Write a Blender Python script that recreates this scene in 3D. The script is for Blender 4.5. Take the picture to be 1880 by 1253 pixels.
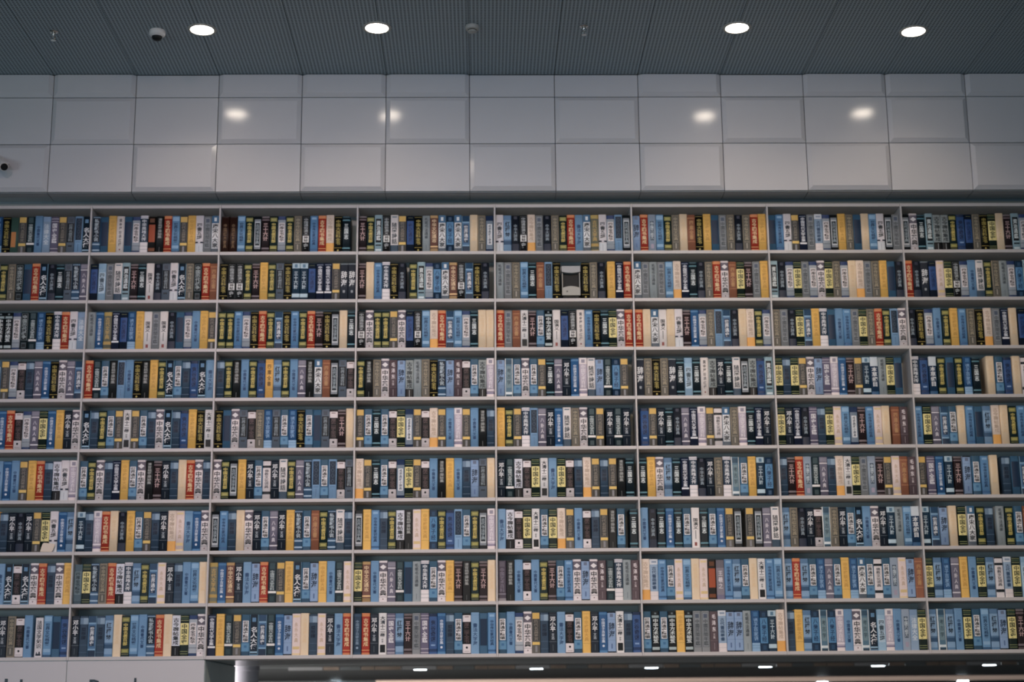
import bpy, math, random
import numpy as np
from mathutils import Matrix, Vector

for o in list(bpy.data.objects):
    bpy.data.objects.remove(o)
SC = bpy.context.scene
COL = SC.collection
EYE = 1.62                      # eye height; heights below are given above the eye
R0 = random.Random(7)

# ------------------------------------------------------------------ camera, world, lights, exposure
F_PX, PITCH, YAW, ROLL = 2939.4, 0.231493, -0.019705, -0.008907
def cam_axes():
    cp, sp, cy, sy, cr, sr = math.cos(PITCH), math.sin(PITCH), math.cos(YAW), math.sin(YAW), math.cos(ROLL), math.sin(ROLL)
    rt, fw, up = np.array([1, 0, 0.]), np.array([0, cp, sp]), np.array([0, -sp, cp])
    r2, u2 = rt * cr + up * sr, -rt * sr + up * cr
    yw = np.array([[cy, -sy, 0], [sy, cy, 0], [0, 0, 1]])
    return yw @ r2, yw @ u2, yw @ fw
ax, ay, az = cam_axes()
cd = bpy.data.cameras.new('camera')
cam = bpy.data.objects.new('camera', cd)
COL.objects.link(cam)
cam.matrix_world = Matrix([[ax[0], ay[0], -az[0], 0], [ax[1], ay[1], -az[1], -11], [ax[2], ay[2], -az[2], EYE], [0, 0, 0, 1]])
cd.sensor_width = 36
cd.lens = F_PX / 1880 * 36
cd.clip_end = 200
cd.dof.use_dof = True
cd.dof.focus_distance = 9.0
cd.dof.aperture_fstop = 2.2
SC.camera = cam

w = bpy.data.worlds.new('world')
SC.world = w
w.use_nodes = True
bg = w.node_tree.nodes['Background']
bg.inputs[0].default_value = (0.25, 0.68, 1.0, 1)
bg.inputs[1].default_value = 0.13

def area(name, loc, target, sx, sy, power, col):
    l = bpy.data.lights.new(name, 'AREA')
    l.shape = 'RECTANGLE'; l.size = sx; l.size_y = sy; l.energy = power; l.color = col
    o = bpy.data.objects.new(name, l); COL.objects.link(o)
    o.location = loc
    o.rotation_euler = (Vector(target) - Vector(loc)).to_track_quat('-Z', 'Y').to_euler()
    return o
area('added_fill_left', (-7.4, -11.0, 1.6), (0, 0, 1.8), 3.0, 2.2, 135, (.72, .89, 1.0))  # unseen fill added for light assumed from the low left, no window built
area('added_fill_strip', (.5, -4.2, 6.0), (.5, 0, 1.6), 4., .6, 30, (.18, .46, 1.0))  # unseen cool fill, added to lift the upper cladding
area('added_fill_bar', (.3, -7.2, 6.0), (.3, 0, 2.2), 3., .6, 80, (1., .62, .25))  # unseen warm fill, added to balance the tone of the wall
area('added_fill_front', (-1, -17.5, 2.1), (0, 0, 2.6), 9., 2.6, 100, (.40, .74, 1.))  # unseen cool fill added behind the camera, lights shelf gaps, no entrance built
area('far_room_fill', (-7.2, 4.0, 1.2), (0, 7.0, 1.4), 4., 2., 1250, (1.0, .90, .86))  # added fill with no window behind it, brightens the column and beam
def spot(name, loc, target, power, size, blend, col):
    l = bpy.data.lights.new(name, 'SPOT')
    l.energy = power; l.color = col; l.spot_size = math.radians(size); l.spot_blend = blend; l.shadow_soft_size = .30
    o = bpy.data.objects.new(name, l); COL.objects.link(o); o.location = loc
    o.rotation_euler = (Vector(target) - Vector(loc)).to_track_quat('-Z', 'Y').to_euler()
    return o
for x, e, c in ((-2.9, 1120, (1., .73, .77)), (-1.2, 170, (.7, 1., .75)), (2.4, 1480, (1., .80, .68))):     # unseen spots added to brighten the shelves and fade outwards
    spot('added_spot', (x, -7.2, EYE + 4.48), (x * .6 + .1, 0, EYE + .20), e, 70, 1., c)

SC.view_settings.view_transform = 'Standard'
SC.view_settings.look = 'None'
SC.view_settings.gamma = 1.0
SC.view_settings.use_curve_mapping = False
SC.view_settings.exposure = 0.0
SC.cycles.use_denoising = True

# ------------------------------------------------------------------ materials
def s2l(h):
    h = h.lstrip('#')
    v = [int(h[i:i + 2], 16) / 255 for i in (0, 2, 4)]
    return [x / 12.92 if x <= .04045 else ((x + .055) / 1.055) ** 2.4 for x in v]
MATS = {}
def pmat(name, rgb, rough=.5, var=.06, scale=30., bump=0., spec=.5, metal=0., emit=0.):
    if name in MATS: return MATS[name]
    m = bpy.data.materials.new(name); m.use_nodes = True
    nt = m.node_tree; b = nt.nodes['Principled BSDF']
    b.inputs['Roughness'].default_value = rough
    b.inputs['Metallic'].default_value = metal
    b.inputs['Specular IOR Level'].default_value = spec
    if emit:
        b.inputs['Base Color'].default_value = (*rgb, 1)
        b.inputs['Emission Color'].default_value = (*rgb, 1)
        b.inputs['Emission Strength'].default_value = emit
    else:
        tc = nt.nodes.new('ShaderNodeTexCoord'); n = nt.nodes.new('ShaderNodeTexNoise')
        n.inputs['Scale'].default_value = scale; n.inputs['Detail'].default_value = 4
        nt.links.new(tc.outputs['Object'], n.inputs['Vector'])
        mx = nt.nodes.new('ShaderNodeMix'); mx.data_type = 'RGBA'
        mx.inputs[6].default_value = (*[c * (1 - var) for c in rgb], 1)
        mx.inputs[7].default_value = (*[min(1, c * (1 + var)) for c in rgb], 1)
        nt.links.new(n.outputs['Fac'], mx.inputs[0])
        nt.links.new(mx.outputs[2], b.inputs['Base Color'])
        if bump:
            bp = nt.nodes.new('ShaderNodeBump'); bp.inputs['Strength'].default_value = bump; bp.inputs['Distance'].default_value = .002
            nt.links.new(n.outputs['Fac'], bp.inputs['Height']); nt.links.new(bp.outputs['Normal'], b.inputs['Normal'])
    MATS[name] = m
    return m
def ink(h):                     # printed book-cloth colour, from a hex value
    l = s2l(h)
    y = .2126 * l[0] + .7152 * l[1] + .0722 * l[2]
    f = (y / .68) ** 1.34 / max(y, 1e-4)
    g = y * f
    c = [(x * f * .86 + g * .14) * q for x, q in zip(l, (.94, .95, .92))]
    k = min(1, .86 / max(c))
    return pmat('print_' + h.lstrip('#'), [x * k for x in c], .5, .05, 60., spec=.3)

M_SHELF = pmat('white_laminate', (.58, .56, .55), .42, .02, 6.)
M_BACK = pmat('grey_back_board', (.42, .45, .44), .6, .03, 6.)
M_TILE = pmat('glossy_white_cladding', (.59, .60, .62), .14, .025, 5., .0, spec=.75)
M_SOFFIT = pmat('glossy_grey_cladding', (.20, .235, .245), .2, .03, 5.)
M_PANEL = pmat('white_wall_panel', (.58, .575, .59), .5, .02, 8.)
M_JAMB = pmat('grey_green_panel', (.50, .60, .60), .45, .05, 6.)
M_DARK = pmat('black_plastic', (.012, .014, .015), .5, .1, 20., spec=.2)
M_WHITEP = pmat('white_plastic', (.72, .72, .70), .4, .03, 20.)
M_CREAMP = pmat('cream_plastic', (.40, .40, .36), .5, .03, 20.)
M_HOOD = pmat('grey_white_plastic', (.38, .40, .41), .5, .03, 20.)
M_CHROME = pmat('brushed_metal', (.55, .54, .50), .25, .08, 20., metal=1.)
M_FLOOR = pmat('grey_stone_floor', (.27, .265, .26), .35, .12, 2.)
M_LAMP = pmat('lamp_diffuser', (1., .86, .72), emit=20.)
M_LAMPF = pmat('cool_lamp_diffuser', (.80, .92, 1.), emit=16.)
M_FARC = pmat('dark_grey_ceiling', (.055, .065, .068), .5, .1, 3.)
M_BEAM = pmat('beige_plaster', (.78, .62, .52), .6, .05, 3.)
M_COLUMN = pmat('lilac_white_plaster', (.30, .30, .35), .45, .03, 3.)
M_LETTER = pmat('dark_teal_letter', (.014, .03, .04), .4, .05, 20.)
M_PAGES = pmat('paper_pages', (.62, .56, .46), .8, .08, 80.)
M_PAPER = pmat('beige_paper', (.80, .70, .58), .8, .06, 40., .2)
M_PAVE = pmat('brown_panel', (.11, .088, .07), .5, .4, 9.)
M_GREYP = pmat('grey_panel', (.14, .15, .155), .5, .1, 9.)
M_JOINT = pmat('dark_joint', (.05, .055, .06), .7, .1, 10.)

def perforated():
    m = bpy.data.materials.new('perforated_metal'); m.use_nodes = True
    nt = m.node_tree; b = nt.nodes['Principled BSDF']; L = nt.links.new
    b.inputs['Roughness'].default_value = .55
    g = nt.nodes.new('ShaderNodeNewGeometry'); sp = nt.nodes.new('ShaderNodeSeparateXYZ'); L(g.outputs['Position'], sp.inputs[0])
    def mth(op, a, v=None):
        n = nt.nodes.new('ShaderNodeMath'); n.operation = op
        for i, q in enumerate((a, v)):
            if q is None: continue
            if isinstance(q, (int, float)): n.inputs[i].default_value = q
            else: L(q, n.inputs[i])
        return n.outputs[0]
    P = .0252
    def cell(o):
        f = mth('FRACT', mth('DIVIDE', mth('ADD', o, 50.), P))
        return mth('SUBTRACT', f, .5)
    cx, cy = cell(sp.outputs[0]), cell(sp.outputs[1])
    d = mth('SQRT', mth('ADD', mth('MULTIPLY', cx, cx), mth('MULTIPLY', cy, cy)))
    hole = mth('LESS_THAN', d, .33)
    n = nt.nodes.new('ShaderNodeTexNoise'); n.inputs['Scale'].default_value = 1.2
    mx0 = nt.nodes.new('ShaderNodeMix'); mx0.data_type = 'RGBA'
    mx0.inputs[6].default_value = (.35, .44, .475, 1); mx0.inputs[7].default_value = (.375, .455, .485, 1)
    L(g.outputs['Position'], n.inputs['Vector']); L(n.outputs['Fac'], mx0.inputs[0])
    mx = nt.nodes.new('ShaderNodeMix'); mx.data_type = 'RGBA'; mx.inputs[7].default_value = (.08, .105, .115, 1)
    L(mx0.outputs[2], mx.inputs[6]); L(hole, mx.inputs[0]); L(mx.outputs[2], b.inputs['Base Color'])
    return m
M_PERF = perforated()

# ------------------------------------------------------------------ mesh helpers
class MB:
    def __init__(s): s.v, s.f, s.m, s.mats = [], [], [], []
    def slot(s, m):
        if m not in s.mats: s.mats.append(m)
        return s.mats.index(m)
    def add(s, vs, fs, m):
        b = len(s.v); s.v += [tuple(x) for x in vs]; k = s.slot(m)
        for f in fs: s.f.append(tuple(b + i for i in f)); s.m.append(k)
    def box(s, a, b, m):
        x0, y0, z0 = a; x1, y1, z1 = b
        s.add([(x0, y0, z0), (x1, y0, z0), (x1, y1, z0), (x0, y1, z0), (x0, y0, z1), (x1, y0, z1), (x1, y1, z1), (x0, y1, z1)],
              [(3, 2, 1, 0), (4, 5, 6, 7), (0, 1, 5, 4), (1, 2, 6, 5), (2, 3, 7, 6), (3, 0, 4, 7)], m)
        return s
    def lathe(s, prof, m, n=24, c=(0, 0, 0)):
        vs, fs = [], []
        for r, z in prof:
            for i in range(n):
                t = 2 * math.pi * i / n; vs.append((c[0] + r * math.cos(t), c[1] + r * math.sin(t), c[2] + z))
        for k in range(len(prof) - 1):
            for i in range(n):
                j = (i + 1) % n; fs.append((k * n + i, k * n + j, (k + 1) * n + j, (k + 1) * n + i))
        fs.append(tuple(range(n))[::-1]); fs.append(tuple((len(prof) - 1) * n + i for i in range(n)))
        s.add(vs, fs, m); return s
    def tube(s, p, q, r, m, n=12):
        p, q = Vector(p), Vector(q); d = (q - p).normalized()
        u = d.orthogonal().normalized(); v = d.cross(u)
        vs = [c + (u * math.cos(2 * math.pi * i / n) + v * math.sin(2 * math.pi * i / n)) * r for c in (p, q) for i in range(n)]
        fs = [(i, (i + 1) % n, n + (i + 1) % n, n + i) for i in range(n)] + [tuple(range(n))[::-1], tuple(range(n, 2 * n))]
        s.add(vs, fs, m); return s
    def mesh(s, name):
        me = bpy.data.meshes.new(name); me.from_pydata(s.v, [], s.f)
        for m in s.mats: me.materials.append(m)
        if len(s.mats) > 1: me.polygons.foreach_set('material_index', s.m)
        me.update(); return me
    def build(s, name, parent=None, loc=(0, 0, 0), smooth=False, bevel=0.):
        o = bpy.data.objects.new(name, s.mesh(name)); COL.objects.link(o)
        o.location = loc; o.parent = parent
        if smooth: o.data.shade_smooth(); o.data.set_sharp_from_angle(angle=.7)
        if bevel:
            b = o.modifiers.new('edge', 'BEVEL'); b.width = bevel; b.segments = 2; b.limit_method = 'ANGLE'
        return o
def tag(o, label, cat, group=None):
    o['label'] = label; o['category'] = cat
    if group: o['group'] = group
    return o
def thing(name, label, cat, loc=(0, 0, 0), group=None):
    o = bpy.data.objects.new(name, None); COL.objects.link(o); o.location = loc; o.empty_display_size = .05
    return tag(o, label, cat, group)
def struct(o): o['kind'] = 'structure'; return o
def put(me, name, parent, loc=(0, 0, 0)):
    o = bpy.data.objects.new(name, me); COL.objects.link(o); o.parent = parent; o.location = loc; return o

Z = lambda z: EYE + z           # height above the eye -> world height

# ------------------------------------------------------------------ the setting
DIV = [-3.771, -2.787, -1.868, -0.884, 0.0995, 1.0845, 2.066, 3.037, 4.021]      # bookcase dividers
SH = [3.606, 3.2565, 2.904, 2.5485, 2.195, 1.8395, 1.484, 1.1305, 0.777, 0.4255]  # tops of the boards
TB = .0235                                                                        # board thickness
ZC = 4.534                                                                        # ceiling
TILE_Y = -.17
DEPTH = .225

struct(MB().box((-14, -20, -.2), (14, 24, 0), M_FLOOR).build('floor'))
zb = SH[9] - TB
# masonry block behind the shelves and above the passage
struct(MB().box((-7.5, DEPTH + .015, Z(zb)), (7.5, 1.40, Z(ZC + .05)), M_SOFFIT).build('wall_back'))
wl = struct(MB().box((-7.5, .012, 0), (DIV[2] - .008, 1.37, Z(zb)), M_JAMB).build('wall_front'))
for a, b in ((-7.5, DIV[0]), (DIV[0], DIV[1]), (DIV[1], DIV[2] + .002)):
    MB().box((a + .003, 0, .02), (b - .003, .011, Z(zb) - .004), M_PANEL).build('panel', wl)
for a, b in ((.013, .27), (.274, .62), (.624, 1.36)):
    MB().box((DIV[2] - .0075, a, .02), (DIV[2] + .002, b, Z(zb) - .006), M_JAMB).build('panel', wl)

# upper cladding: flush and pillow-shaped panels
wu = struct(MB().box((-7.5, TILE_Y + .018, Z(3.646)), (7.5, .28, Z(ZC + .05)), M_JOINT).build('wall_upper'))
xs = [-3.0645 + .6 * k for k in range(-7, 0)] + [-3.062, -2.471, -1.879, -1.281, -.678, -.077, .536, 1.140, 1.739, 2.338, 2.938, 3.52] + [3.52 + .6 * k for k in range(1, 7)]
zr = [3.648, 4.006, 4.360, 4.714]
def flat_tile(wd, ht):
    m = MB(); e = .003
    return m.box((0, 0, 0), (wd, .017, ht), M_TILE)
def pillow_tile(wd, ht, e=.030, d=.019):
    m = MB(); y0 = .017
    vs = [(0, y0, 0), (wd, y0, 0), (wd, y0, ht), (0, y0, ht), (0, 0, 0), (wd, 0, 0), (wd, 0, ht), (0, 0, ht), (e, -d, e), (wd - e, -d, e), (wd - e, -d, ht - e), (e, -d, ht - e)]
    m.add(vs, [(0, 1, 2, 3), (0, 4, 5, 1), (1, 5, 6, 2), (2, 6, 7, 3), (3, 7, 4, 0), (4, 8, 9, 5), (5, 9, 10, 6), (6, 10, 11, 7), (7, 11, 8, 4), (8, 11, 10, 9)], M_TILE)
    return m
k0 = 7
top_pillow = {-1, 0, 2, 3, 4, 7, 9, 10, 11, 13}
for r in range(3):
    for c in range(len(xs) - 1):
        wd, ht = xs[c + 1] - xs[c] - .005, min(zr[r + 1], ZC - .002) - zr[r] - .005
        k = c - k0
        pil = (k % 2 == 1) if r == 0 else (k % 2 == 0) if r == 1 else (k in top_pillow)
        if r == 2:
            m = pillow_tile(wd, .349) if pil else flat_tile(wd, .349)
            m.v = [(x, y, min(z, ht)) for x, y, z in m.v]
        else:
            m = pillow_tile(wd, ht) if pil else flat_tile(wd, ht)
        m.build('panel', wu, (xs[c] + .0025, TILE_Y, Z(zr[r] + .0025)))
# underside of the cladding and the strip over the bookcase
for c in range(len(xs) - 1):
    MB().box((xs[c] + .002, TILE_Y, Z(3.640)), (xs[c + 1] - .002, .012, Z(3.6455)), M_SOFFIT).build('soffit_panel', wu)
struct(MB().box((-7.5, .012, Z(SH[0] + .0015)), (7.5, .24, Z(3.6475)), M_SOFFIT).build('trim_1'))

# ceiling of perforated strips
ce = struct(MB().box((-14, -20, Z(ZC + .016)), (14, TILE_Y + .1, Z(ZC + .2)), M_JOINT).build('ceiling'))
for c in range(len(xs) - 1):
    for y0 in (-2.6, -5.03, -7.46):
        MB().box((xs[c] + .0018, y0, Z(ZC)), (xs[c + 1] - .0018, y0 + 2.427, Z(ZC + .015)), M_PERF).build('ceiling_panel', ce)
MB().box((-14, -20, Z(ZC)), (14, -7.47, Z(ZC + .015)), M_PERF).build('ceiling_field', ce)

# ------------------------------------------------------------------ the bookcase
ORD = 'first second third fourth fifth sixth seventh eighth ninth tenth eleventh twelfth thirteenth fourteenth fifteenth sixteenth seventeenth eighteenth'.split()
BAY_SAY = ['white bookcase bay over the lettering ending in d, first along the wall', 'white bookcase bay above the lettering that starts with R',
           'white bookcase bay above the passage corner and round column', 'white bookcase bay above the passage, fourth along the wall',
           'white bookcase bay that holds the white device between books', 'white bookcase bay above the passage, sixth along the wall',
           'white bookcase bay above the passage, seventh along the wall', 'white bookcase bay above the passage, eighth and last in view']
for b in range(8):
    x0, x1 = DIV[b] + .006, DIV[b + 1] - .006
    t = thing('bookcase', BAY_SAY[b], 'bookcase', (0, 0, 0), 'bookcase bays along the wall')
    for i, z in enumerate(SH):
        MB().box((x0 + .0006, 0, Z(z - TB)), (x1 - .0006, DEPTH - .002, Z(z)), M_SHELF).build('shelf', t, bevel=.0015)
    MB().box((x1, -.003, Z(zb)), (x1 + .012, DEPTH, Z(SH[0] + .0005)), M_SHELF).build('side_panel', t, bevel=.0015)
    if b == 0:
        MB().box((x0 - .012, -.003, Z(zb)), (x0, DEPTH, Z(SH[0] + .0005)), M_SHELF).build('side_panel', t, bevel=.0015)
    MB().box((x0, DEPTH, Z(zb)), (x1, DEPTH + .012, Z(SH[0])), M_BACK).build('back_panel', t)

# ------------------------------------------------------------------ printed book designs
BW, BD, BH = .0562, .17, .2745
# code: (height factor, look, base colour, [(y0,y1,colour[,x0,x1])...], [(text, top, bottom, colour, width)...])
WH, NV, BLK = '#cfc7cb', '#1d3446', '#1b1f22'
DES = {
 'ZS': (1.0, 'dark green book with yellow panel', '#17352f', [(.86, .875, '#8f9460'), (.955, .97, '#8f9460'), (.905, .93, '#4c6a4c'), (.27, .80, '#dcce82'), (.105, .12, '#87905c'), (.05, .065, '#87905c')], [('中国全史', .785, .285, '#243a30', .66)]),
 'MR': (1.0, 'navy book with bold white title', '#16344c', [(0, 1, '#6a97b5', 0, .07), (0, 1, '#6a97b5', .93, 1), (.82, .92, '#5d8fb9', .28, .72), (.06, .10, '#86acc6', .07, .93), (0, .03, '#5b8cb0', .07, .93)], [('名人大傳', .70, .15, '#dfe2e8', .74)]),
 'HK': (.985, 'white book with black title block', WH, [(.955, 1, BLK), (.905, .925, '#8d6f6c', .25, .75), (.24, .79, '#1d1c20'), (.055, .065, '#8e8889', .2, .8), (0, .02, BLK)], [('厚黑学全书', .77, .26, '#6a5558', .60), ('●', .19, .12, '#23252a', .26)]),
 'CD': (1.02, 'white book with grey diamond top', WH, [(.74, .95, '#736c7c'), (.115, .123, '#8a8a92')], [('中华茶典', .71, .15, '#28353a', .74), ('●', .085, .05, '#7b4a48', .14)]),
 'GJ': (1.01, 'red book with pale title', '#c2361c', [(.92, 1, '#d9834a'), (.10, .115, '#e0a060'), (0, .05, '#cf7a46')], [('古今图书集成', .88, .20, '#efcf9a', .56)]),
 'DB': (.99, 'slate blue book with pale top square', '#3b5874', [(.80, .955, '#8aa5bd'), (.80, .955, '#6d8ba8', 0, .45), (.28, .30, '#4a6784'), (.10, .12, '#4a6784')], [('菜根譚', .72, .42, '#223a58', .55)]),
 'YL': (1.02, 'golden yellow book', '#e9b64c', [(.93, .94, '#c79a3e'), (.22, .23, '#c99a40')], [('中华楹联大典', .88, .28, '#cf9a3a', .50)]),
 'CR': (1.02, 'plain cream book', '#efd6b4', [(.30, .305, '#dcbf98'), (.62, .625, '#dcbf98')], [('中国成语大典', .88, .30, '#e0c39a', .46)]),
 'PK': (1.01, 'pale pink book with gold bands', '#dcc8c4', [(.91, .96, '#d8bf8c', .12, .88), (.14, .21, '#d2b67c', .1, .9), (0, .05, '#d5bd92')], [('永乐大典', .80, .30, '#c5ab94', .40)]),
 'SF': (1.01, 'pale blue book with brushed title', '#749fc6', [(.93, .935, '#5f8cb8')], [('書法大字海', .74, .20, '#345e92', .52)]),
 'TB': (1.02, 'light blue book with slim title', '#6a99c4', [(.96, .965, '#5888b5')], [('中國書代文書', .74, .20, '#2c588e', .40)]),
 'SX': (.995, 'charcoal navy book with white title', '#25384c', [(.94, .945, '#67737f'), (.275, .283, '#77828d'), (.06, .21, '#56636f', .46, .54)], [('邓小平', .90, .52, '#d9dbe0', .62), ('文选', .49, .33, '#a6b0ba', .34)]),
 'SK': (.99, 'white panelled book with blue ends', '#a4adb8', [(.90, 1, '#30508a'), (.19, .21, '#7f8a97'), (0, .07, '#2f4f82'), (.29, .82, '#d8d0d2', .14, .86)], [('四库全书精华', .80, .31, '#20262a', .56)]),
 'SJ': (1.0, 'blue book with white title panel', '#3f779f', [(.84, 1, '#356889'), (.10, .30, '#5b93bc'), (0, .10, '#315f80'), (.33, .85, '#d6d4d8', .16, .86), (.19, .25, '#3f7cae', .35, .68)], [('世界通史精编', .84, .345, '#1f2a30', .58)]),
 'ST': (.99, 'blue book with white capsule title', '#345d84', [(0, 1, '#7aa2bf', 0, .06), (0, 1, '#7aa2bf', .94, 1), (.80, .84, '#7ba6c8', .06, .94), (.16, .20, '#7ba6c8', .06, .94), (.20, .80, '#4a7aa8', .06, .94), (.26, .76, '#2c4c70', .2, .8), (0, .16, '#2a4768', .06, .94)], [('世界通史', .74, .28, '#dfe3ea', .50)]),
 'HL': (1.0, 'pale blue book with black title', '#7fa4c8', [(.88, 1, '#5c86b0'), (.30, .34, '#5a83ab'), (.20, .30, '#39648e'), (0, .06, '#5d8ab4')], [('红楼梦', .84, .38, '#22374e', .58)]),
 'MZ': (.99, 'dark green book with gold title', '#163a3a', [(.85, .96, '#8d8a45', .06, .94), (.88, .93, '#a7a04e', .2, .8), (.09, .19, '#8d8a45', .06, .94), (.115, .16, '#a7a04e', .2, .8), (.05, .06, '#98965a', .06, .94)], [('中国名著百部', .82, .27, '#cdb854', .52)]),
 'BT': (1.0, 'white over black book', '#d9dcea', [(.99, 1, '#20262a'), (0, .25, '#1d2227'), (.03, .2, '#6b7075', .45, .55)], [('古今碑帖集成', .93, .27, '#20252e', .66)]),
 'BG': (.98, 'grey over black book', '#97a2a4', [(0, .23, '#16191d'), (.03, .2, '#8b9094', .45, .55)], [('古今碑帖集成', .95, .25, '#39454b', .66)]),
 'YX': (1.02, 'slate book with white foot', '#3f566e', [(.92, 1, '#c5c2ca'), (.95, .96, '#8d929c'), (0, .29, '#d2ccd0'), (.18, .19, '#9ba0a8'), (.09, .10, '#9ba0a8')], [('中华英雄大传', .90, .32, '#d8dbe2', .56)]),
 'CP': (1.0, 'taupe book with long grey capsule', '#8e8473', [(.04, .96, '#6b685f', .16, .84), (.25, .26, '#a39a86', .16, .84), (.08, .22, '#9c968a', .42, .58)], [('中华传统文化典', .93, .30, '#a69a80', .48)]),
 'BZ': (1.0, 'bright blue book with white title', '#2c6aa6', [(.93, .98, '#4784b8'), (0, .06, '#4d88ba')], [('中国诸子百家全集', .84, .24, '#cfdcee', .40), ('●', .20, .13, '#d3deee', .28)]),
 'DQ': (1.01, 'white book with small black box', '#cdcbcd', [(0, 1, '#a3a8ac', 0, .07), (0, 1, '#a3a8ac', .93, 1), (.05, .235, '#1c2a2e', .2, .82)], [('大清十二帝', .93, .42, '#2f3d4a', .58), ('疑案', .38, .28, '#7a7f84', .22)]),
 'GS': (1.0, 'purple grey book with white title', '#756f8c', [(.93, .95, '#a9a4b2'), (.86, .88, '#a9a4b2'), (.12, .14, '#b5b0ba'), (.03, .05, '#b5b0ba')], [('国史全鑑', .82, .28, '#d8d6dd', .60)]),
 'SL': (.99, 'maroon brown book with pink title', '#3a292e', [(.95, 1, '#7d7276'), (.88, .92, '#7d6a70'), (.09, .14, '#80747a'), (0, .05, '#6b5c60')], [('三十六计', .82, .32, '#c9a6a6', .58)]),
 'MG': (1.0, 'grey framed book', '#8c9196', [(.12, .97, '#666d75', .12, .88), (.13, .96, '#8b9299', .17, .83), (.83, .93, '#5d6b82', .28, .72)], [('中國民間年鑑', .80, .16, '#5b646c', .52)]),
 'RB': (.985, 'royal blue book', '#3d67a6', [(.93, 1, '#23406c'), (.06, .13, '#2a4c80'), (.20, .24, '#7ea0cc', .25, .75)], [('鬼谷奇谋', .84, .30, '#223a6a', .58)]),
 'DP': (.99, 'mid blue book with navy panel', '#3d7096', [(.20, .86, '#1d4268', .08, .92)], []),
 'JX': (1.0, 'sky blue book with oval top', '#5c92c4', [(.90, .96, '#83aed4', .2, .8), (.05, .10, '#3d70a4')], [('中华传世家训经典', .82, .20, '#234c80', .40)]),
 'QC': (1.0, 'charcoal book with pale title', '#272d30', [(.03, .16, '#5b6062', .46, .54)], [('清宫档案揭秘集', .95, .40, '#9fa3a2', .46)]),
 'RW': (1.0, 'lilac grey book with white bands', '#77748a', [(.82, .85, '#c3bfc8'), (.11, .145, '#c3bfc8'), (.87, .98, '#8d8a9c')], [('八卦人典', .76, .20, '#c8c4cd', .40)]),
 'MA': (.99, 'mauve book with cursive white title', '#6c5a62', [(.275, .28, '#93848b'), (.05, .22, '#8d7f86', .46, .54)], [('毛泽东', .95, .48, '#ddd3d8', .44), ('文集', .46, .32, '#b5a9ae', .26)]),
 'XD': (1.0, 'dark teal book with white bar', '#22404c', [(.83, .98, '#3d5d66', .2, .8), (.235, .29, '#d2cfce'), (.04, .16, '#34545c', .25, .75)], [('中国现代文学百科', .80, .31, '#b2bfc2', .50)]),
 'LD': (1.0, 'grey book with gold top and band', '#6e6b66', [(0, 1, '#8a8884', 0, .05), (.84, .985, '#d3a94a', .08, .92), (.30, .83, '#4b4e50', .12, .88), (.205, .275, '#d9b558', .05, .95), (.03, .18, '#8b8b90', .38, .64)], [('历代名篇鉴赏', .82, .31, '#8c8478', .50)]),
 'BC': (1.01, 'dark blue book, big white title', '#1d4a74', [(.76, 1, '#bcc6d0'), (0, .10, '#2f6696')], [('本草纲目', .74, .22, '#e2e6ec', .66)]),
 'SG': (.99, 'teal black book with pale bands', '#14303e', [(.955, 1, '#2c5a6a'), (.87, .91, '#4f8696'), (.10, .14, '#5a90a0'), (0, .05, '#2c5a6a')], [('三国志', .80, .36, '#ccd6da', .52)]),
 'SC': (1.0, 'navy book with pale top block', '#1f4866', [(.86, 1, '#a3bccb'), (.88, .97, '#5a86a6', .32, .68), (.08, .18, '#a9c2d0')], [('三十六計', .78, .30, '#b4c8d4', .48)]),
 'QZ': (1.0, 'blue book with light blue foot', '#28639c', [(0, .21, '#84acd0'), (.86, .96, '#3f7db4', .25, .75), (.08, .09, '#5f90bc'), (.14, .15, '#5f90bc')], [('诸子百家语', .82, .26, '#7fa9d4', .50)]),
 'NP': (.99, 'sky blue panel book, navy ends', '#1c4468', [(.20, .83, '#4f8dbe', .03, .97), (.86, .96, '#2c5a82', .3, .7), (.04, .15, '#2c5a82', .3, .7)], [('八荣子经', .80, .24, '#1f4f80', .54)]),
 'TS': (1.01, 'white panel book with blue top', '#cfd0d4', [(.80, 1, '#3d76a2'), (.85, .95, '#d8e2ea', .34, .66), (0, .11, '#5d6a78'), (0, 1, '#6f8496', 0, .06), (0, 1, '#6f8496', .94, 1)], [('唐宋八大家', .78, .14, '#2c363e', .66)]),
 'SW': (1.02, 'white book with dark split band', '#cfcad0', [(.26, .30, '#2b3d58', 0, .36), (.26, .30, '#2b3d58', .64, 1), (0, .24, '#c0c4cb'), (.03, .20, '#8d97a4', .48, .52)], [('四書五經', .80, .36, '#3d464e', .62)]),
 'SB': (1.01, 'pale blue book, grey title', '#8fb4d0', [(.20, .76, '#a6c0d4', .1, .9), (.86, .98, '#80a8c8')], [('四書五經', .74, .24, '#48606f', .60)]),
 'WB': (1.0, 'white book with two black bands', '#cfc8cb', [(.97, 1, BLK), (.80, .86, '#22303a'), (.13, .20, '#22303a')], [('佛教文化词典', .76, .28, '#6d6c72', .48)]),
 'GP': (1.01, 'pale blue grey book, dark strip', '#93a3b8', [(.30, .82, '#52697f', .26, .74), (.08, .2, '#a39ab0', .3, .7)], [('中国茶经茶', .80, .32, '#c2ced8', .38)]),
 'BK': (.99, 'black book with gold title', '#14190f', [(.955, .97, '#8a7a3a'), (.12, .135, '#9a8636')], [('中国大百科全书', .90, .20, '#ad9a3e', .56), ('◆', .09, .03, '#ad9a3e', .3)]),
 'SY': (1.02, 'white book with slate foot', '#d0cbcc', [(.93, .96, '#6c8496', .2, .8), (0, .19, '#3d5b74')], [('随園詩話', .80, .22, '#4e5a62', .62)]),
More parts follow.
